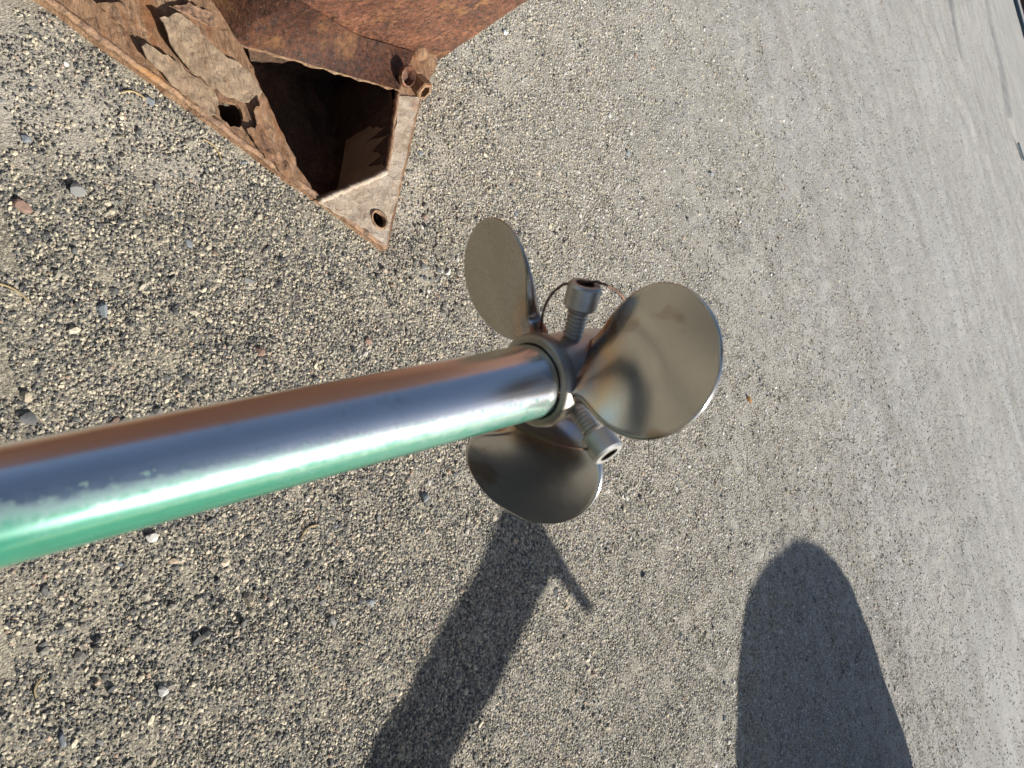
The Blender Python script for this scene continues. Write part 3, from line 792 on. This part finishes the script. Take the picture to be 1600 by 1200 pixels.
# ------------------------------------------------------------------ gravel: uncountable grit on the sand
def gravel(name, label, x0, x1, y0, y1, dens, rmin, rmax, seed, mat, step, falloff):
    ax_ = np.arange(x0, x1, step); ay_ = np.arange(y0, y1, step)
    A, B = np.meshgrid(ax_, ay_); Zg = gz(A, B)
    keep = []
    I = np.arange(A.size).reshape(A.shape)
    vs = np.stack([A, B, Zg], -1).reshape(-1, 3)
    wgt = (.5+.5*np.clip(.55+1.9*vnoise(A*3.3+9, B*3.3, 21)+.9*vnoise(A*9, B*9, 22), 0, 1))
    for (px_, py_, rad, k_) in ((10, 135, .09, .7), (130, 190, .08, .75), (250, 235, .065, .7), (330, 280, .04, .6), (645, 335, .045, .85), (690, 255, .06, .7), (800, 120, .12, .5), (1000, 250, .25, .4)):
        q = wpt(px_, py_); wgt = wgt*(1-min(.97, k_*.85)*np.exp(-((A-q.x)**2+(B-q.y)**2)/rad**2))
    wgt = wgt*np.exp(-np.maximum(0, B-falloff[0])*falloff[1])
    faces = []
    for i in range(A.shape[0]-1):
        for j in range(A.shape[1]-1):
            if in_view(A[i, j], B[i, j]) and not (A[i, j] < -.2 and B[i, j] < 1.3 and pip((A[i, j]+step/2, B[i, j]+step/2), FOOT2)):
                faces.append((int(I[i, j]), int(I[i, j+1]), int(I[i+1, j+1]), int(I[i+1, j])))
    o = mesh_obj(name, vs, faces, mat)
    at = o.data.attributes.new('wgt', 'FLOAT', 'POINT'); at.data.foreach_set('value', wgt.ravel().astype(np.float32))
    ng = bpy.data.node_groups.new(name, 'GeometryNodeTree')
    ng.interface.new_socket('Geometry', in_out='INPUT', socket_type='NodeSocketGeometry')
    ng.interface.new_socket('Geometry', in_out='OUTPUT', socket_type='NodeSocketGeometry')
    N = ng.nodes; L = ng.links.new
    gi = N.new('NodeGroupInput'); go = N.new('NodeGroupOutput')
    dp = N.new('GeometryNodeDistributePointsOnFaces'); dp.inputs['Seed'].default_value = seed
    na = N.new('GeometryNodeInputNamedAttribute'); na.data_type = 'FLOAT'; na.inputs['Name'].default_value = 'wgt'
    mu = N.new('ShaderNodeMath'); mu.operation = 'MULTIPLY'; mu.inputs[1].default_value = dens
    L(na.outputs['Attribute'], mu.inputs[0]); L(mu.outputs[0], dp.inputs['Density'])
    L(gi.outputs[0], dp.inputs['Mesh'])
    ico = N.new('GeometryNodeMeshIcoSphere'); ico.inputs['Radius'].default_value = 1.0; ico.inputs['Subdivisions'].default_value = 1
    sm = N.new('GeometryNodeSetMaterial'); sm.inputs['Material'].default_value = mat
    L(ico.outputs[0], sm.inputs[0])
    ip = N.new('GeometryNodeInstanceOnPoints'); L(dp.outputs['Points'], ip.inputs['Points']); L(sm.outputs[0], ip.inputs['Instance'])
    rv = N.new('FunctionNodeRandomValue'); rv.data_type = 'FLOAT_VECTOR'
    rv.inputs[0].default_value = (-.7, -.7, 0); rv.inputs[1].default_value = (.7, .7, 6.28)
    L(rv.outputs[0], ip.inputs['Rotation'])
    r1 = N.new('FunctionNodeRandomValue'); r1.data_type = 'FLOAT'; r1.inputs['Min'].default_value = 0; r1.inputs['Max'].default_value = 1
    pw = N.new('ShaderNodeMath'); pw.operation = 'POWER'; L(r1.outputs[1], pw.inputs[0]); pw.inputs[1].default_value = 2.6
    mr = N.new('ShaderNodeMapRange'); L(pw.outputs[0], mr.inputs['Value']); mr.inputs['To Min'].default_value = rmin; mr.inputs['To Max'].default_value = rmax
    r2 = N.new('FunctionNodeRandomValue'); r2.data_type = 'FLOAT_VECTOR'; r2.inputs[0].default_value = (.8, .6, .3); r2.inputs[1].default_value = (1.35, 1.05, .7)
    vm = N.new('ShaderNodeVectorMath'); vm.operation = 'SCALE'; L(r2.outputs[0], vm.inputs[0]); L(mr.outputs[0], vm.inputs['Scale'])
    L(vm.outputs[0], ip.inputs['Scale'])
    for k_, nd_ in enumerate((rv, r1, r2)): nd_.inputs['Seed'].default_value = seed*10+k_
    st = N.new('GeometryNodeStoreNamedAttribute'); st.data_type = 'FLOAT'; st.domain = 'INSTANCE'; st.inputs['Name'].default_value = 'tone'
    r3 = N.new('FunctionNodeRandomValue'); r3.data_type = 'FLOAT'; r3.inputs['Seed'].default_value = seed*10+7
    L(ip.outputs[0], st.inputs['Geometry']); ps = N.new('GeometryNodeInputPosition'); sx = N.new('ShaderNodeSeparateXYZ'); L(ps.outputs[0], sx.inputs[0])
    m1 = N.new('ShaderNodeMapRange'); L(sx.outputs[1], m1.inputs['Value']); m1.inputs['From Min'].default_value = .45; m1.inputs['From Max'].default_value = 1.6
    m1.inputs['To Max'].default_value = .28
    m2 = N.new('ShaderNodeMath'); m2.operation = 'MULTIPLY_ADD'; L(r3.outputs[1], m2.inputs[0]); m2.inputs[1].default_value = .72; L(m1.outputs[0], m2.inputs[2])
    L(m2.outputs[0], st.inputs['Value'])
    L(st.outputs[0], go.inputs[0])
    md = o.modifiers.new('scatter', 'NODES'); md.node_group = ng
    return tag(o, label, 'gravel', None, 'stuff')
gravel('gravel', 'loose angular grit of mixed grey and tan grains covering the near ground', -1.7, 1.7, .12, 4.6, 430000, .0007, .0031, 3, M_grain, .03, (.9, 1.1))
gravel('coarse_gravel', 'sparser coarse gravel chips lying over the grit further off', -5.5, 5, .15, 14, 4200, .0022, .0062, 4, M_grain, .1, (1.0, .2))

# ------------------------------------------------------------------ far edge of the yard
k0, k1 = wpt(1583, 0), wpt(1600, 62)
kd = (k1-k0).normalized(); kn = Vector((-kd.y, kd.x, 0))
if kn.y < 0: kn = -kn
def beam(name, a, b, wdt, h, mat, z0, label, cat):
    d = (b-a).normalized(); n_ = Vector((-d.y, d.x, 0)); bm = bmesh.new()
    prof = [(-wdt/2, 0), (-wdt/2, h*.88), (-wdt*.42, h), (wdt*.42, h), (wdt/2, h*.88), (wdt/2, 0)]
    v = [[bm.verts.new(p+n_*u+Vector((0, 0, z0+zz))) for u, zz in prof] for p in (a, b)]
    for i in range(6): bm.faces.new((v[0][i], v[1][i], v[1][(i+1) % 6], v[0][(i+1) % 6]))
    bm.faces.new(v[0]); bm.faces.new(v[1]); return tag(bm_obj(name, bm, mat), label, cat)
beam('kerb', k0-kd*25+kn*.1, k1+kd*30+kn*.1, .2, .10, M_kerb, -.03, 'dark blue kerb along the far edge of the gravel yard', 'kerb')
beam('timber_wall', k0-kd*25+kn*3.4, k1+kd*30+kn*3.4, .3, .9, M_redwood, -.05, 'red brown timber wall far beyond the dark kerb at top right corner', 'wall')
c0, c1 = wpt(1591, 224), wpt(1600, 250)
beam('batten', c0, c1, .035, .022, M_kerb, -.01, 'short dark batten lying on the gravel at the right edge', 'batten')

# ------------------------------------------------------------------ added casters outside the picture, outlines cut from the shadows they throw
def shadow_board(name, px, foot, apex_px, lift, thick, side, label, cat):
    """an added shadow caster leaning towards the sun: its outline is cut so that it stands on 'foot' and tops out above 'apex_px'"""
    A = wpt(*apex_px)+S*lift; axd = (A-foot).normalized()
    n_ = axd.cross(side).normalized()
    G = [wpt(*p) if isinstance(p, tuple) else p for p in px]
    top = [q+S*((foot-q).dot(n_)/S.dot(n_)) for q in G]
    bm = bmesh.new(); a = [bm.verts.new(p+n_*thick/2) for p in top]; b = [bm.verts.new(p-n_*thick/2) for p in top]
    bm.faces.new(a); bm.faces.new(b[::-1])
    for i in range(len(a)): bm.faces.new((a[i], a[i-1], b[i-1], b[i]))
    bmesh.ops.triangulate(bm, faces=bm.faces)
    o = bm_obj(name, bm, M_timber); return tag(o, label, cat), A, axd
T = wpt(1262, 848); ax2 = (wpt(1297, 1200)-T).normalized()
F1 = T+ax2*.85; wd = Vector((-ax2.y, ax2.x, 0))
if (wpt(1430, 1200)-wpt(1161, 1200)).dot(wd) > 0: wd = -wd
shadow_board('added_shadow_board', [F1-wd*.34, (1430, 1200), (1400, 1105), (1366, 1000), (1340, 930), (1318, 897), (1292, 871), (1264, 858), (1240, 863), (1214, 883), (1189, 914), (1171, 960), (1164, 1050), (1161, 1200), F1+wd*.34],
           F1, (1262, 848), 1.9, .03, Vector((-ax2.y, ax2.x, 0)), 'added round-ended grey board out of view, shaped to cast the lower right shadow', 'board')
AP = wpt(797, 753); bd = (wpt(640, 1200)-AP).normalized(); F2 = AP+bd*.78
sd_ = Vector((-bd.y, bd.x, 0))*.055
if (wpt(720, 1200)-wpt(590, 1200)).dot(sd_) < 0: sd_ = -sd_
shadow_board('added_shadow_prop', [F2-sd_, (594, 1147), (644, 1054), (687, 966), (737, 885), (775, 804), (797, 753), (842, 829), (868, 868), (884, 894), (928, 956), (925, 959), (877, 903), (860, 888), (851, 898), (825, 966), (769, 1085), (706, 1191), F2+sd_],
           F2, (797, 753), 1.45, .02, sd_.normalized(), 'added forked grey timber out of view, shaped to cast the shadow below the lower blade', 'prop')

# boat hull added unseen behind the camera to darken what the blades mirror
g = NT('bottom_paint'); M_hull = g.set(Base_Color=g.mix(g.noise(g.coord(), 4, 6, .65), (.05, .035, .03), (.10, .075, .06)), Roughness=.6)
hull_secs = []
for t in range(15):
    u = t/14; y = -.25-5.5*u
    half = .75+.75*math.sin(min(1, u*1.3)*PI/2)*(1-u**6); keel = 1.15-.75*min(1, max(0, (u-.06)/.12))**.8
    sec = []
    for k in range(17):
        v = (k/16-.5)*2
        zz = 1.25+.9*abs(v)**2.2
        dead = math.exp(-(v*half/.16)**2)
        sec.append(Vector((v*half+.0, y, zz-(zz-keel)*dead)))
    hull_secs.append(sec)
bm = bmesh.new(); G = [[bm.verts.new(p) for p in sec] for sec in hull_secs]
for a, b in zip(G, G[1:]):
    for k in range(16): bm.faces.new((a[k], a[k+1], b[k+1], b[k]))
    bm.faces.new((a[16], a[0], b[0], b[16]))
bm.faces.new(G[0]); bm.faces.new(G[-1])
bmesh.ops.triangulate(bm, faces=bm.faces)
tag(bm_obj('added_boat_hull', bm, M_hull, None, True), 'added dark brown boat hull, unseen behind the viewer, darkening the blade reflections', 'boat')

# planked crate added out of view so the lower blade mirrors its shade
crate = empty('added_shade_crate', Matrix.Translation(Vector((1.72, -.62, gzs(1.72, -.62)))))
tag(crate, 'added tall grey planked crate, out of view to the right, shading what the lower blade mirrors', 'crate')
def plank(a, b, name):
    bm = bmesh.new(); bmesh.ops.create_cube(bm, size=1)
    for v in bm.verts: v.co = Vector([(a[i]+b[i])/2+v.co[i]*(b[i]-a[i]) for i in range(3)])
    bmesh.ops.bevel(bm, geom=bm.edges[:], offset=.003, segments=1, affect='EDGES')
    return bm_obj(name, bm, M_timber, crate)
for k in range(7):
    z0, z1 = .02+k*.152, .02+k*.152+.146
    plank((-.38, -.85, z0), (-.355, .82, z1), 'plank'); plank((.355, -.85, z0), (.38, .82, z1), 'plank')
    plank((-.353, -.85, z0), (.353, -.825, z1), 'plank'); plank((-.353, .795, z0), (.353, .82, z1), 'plank')
for k in range(5): plank((-.38+k*.153, -.85, 1.087), (-.38+k*.153+.147, .82, 1.11), 'lid_board')
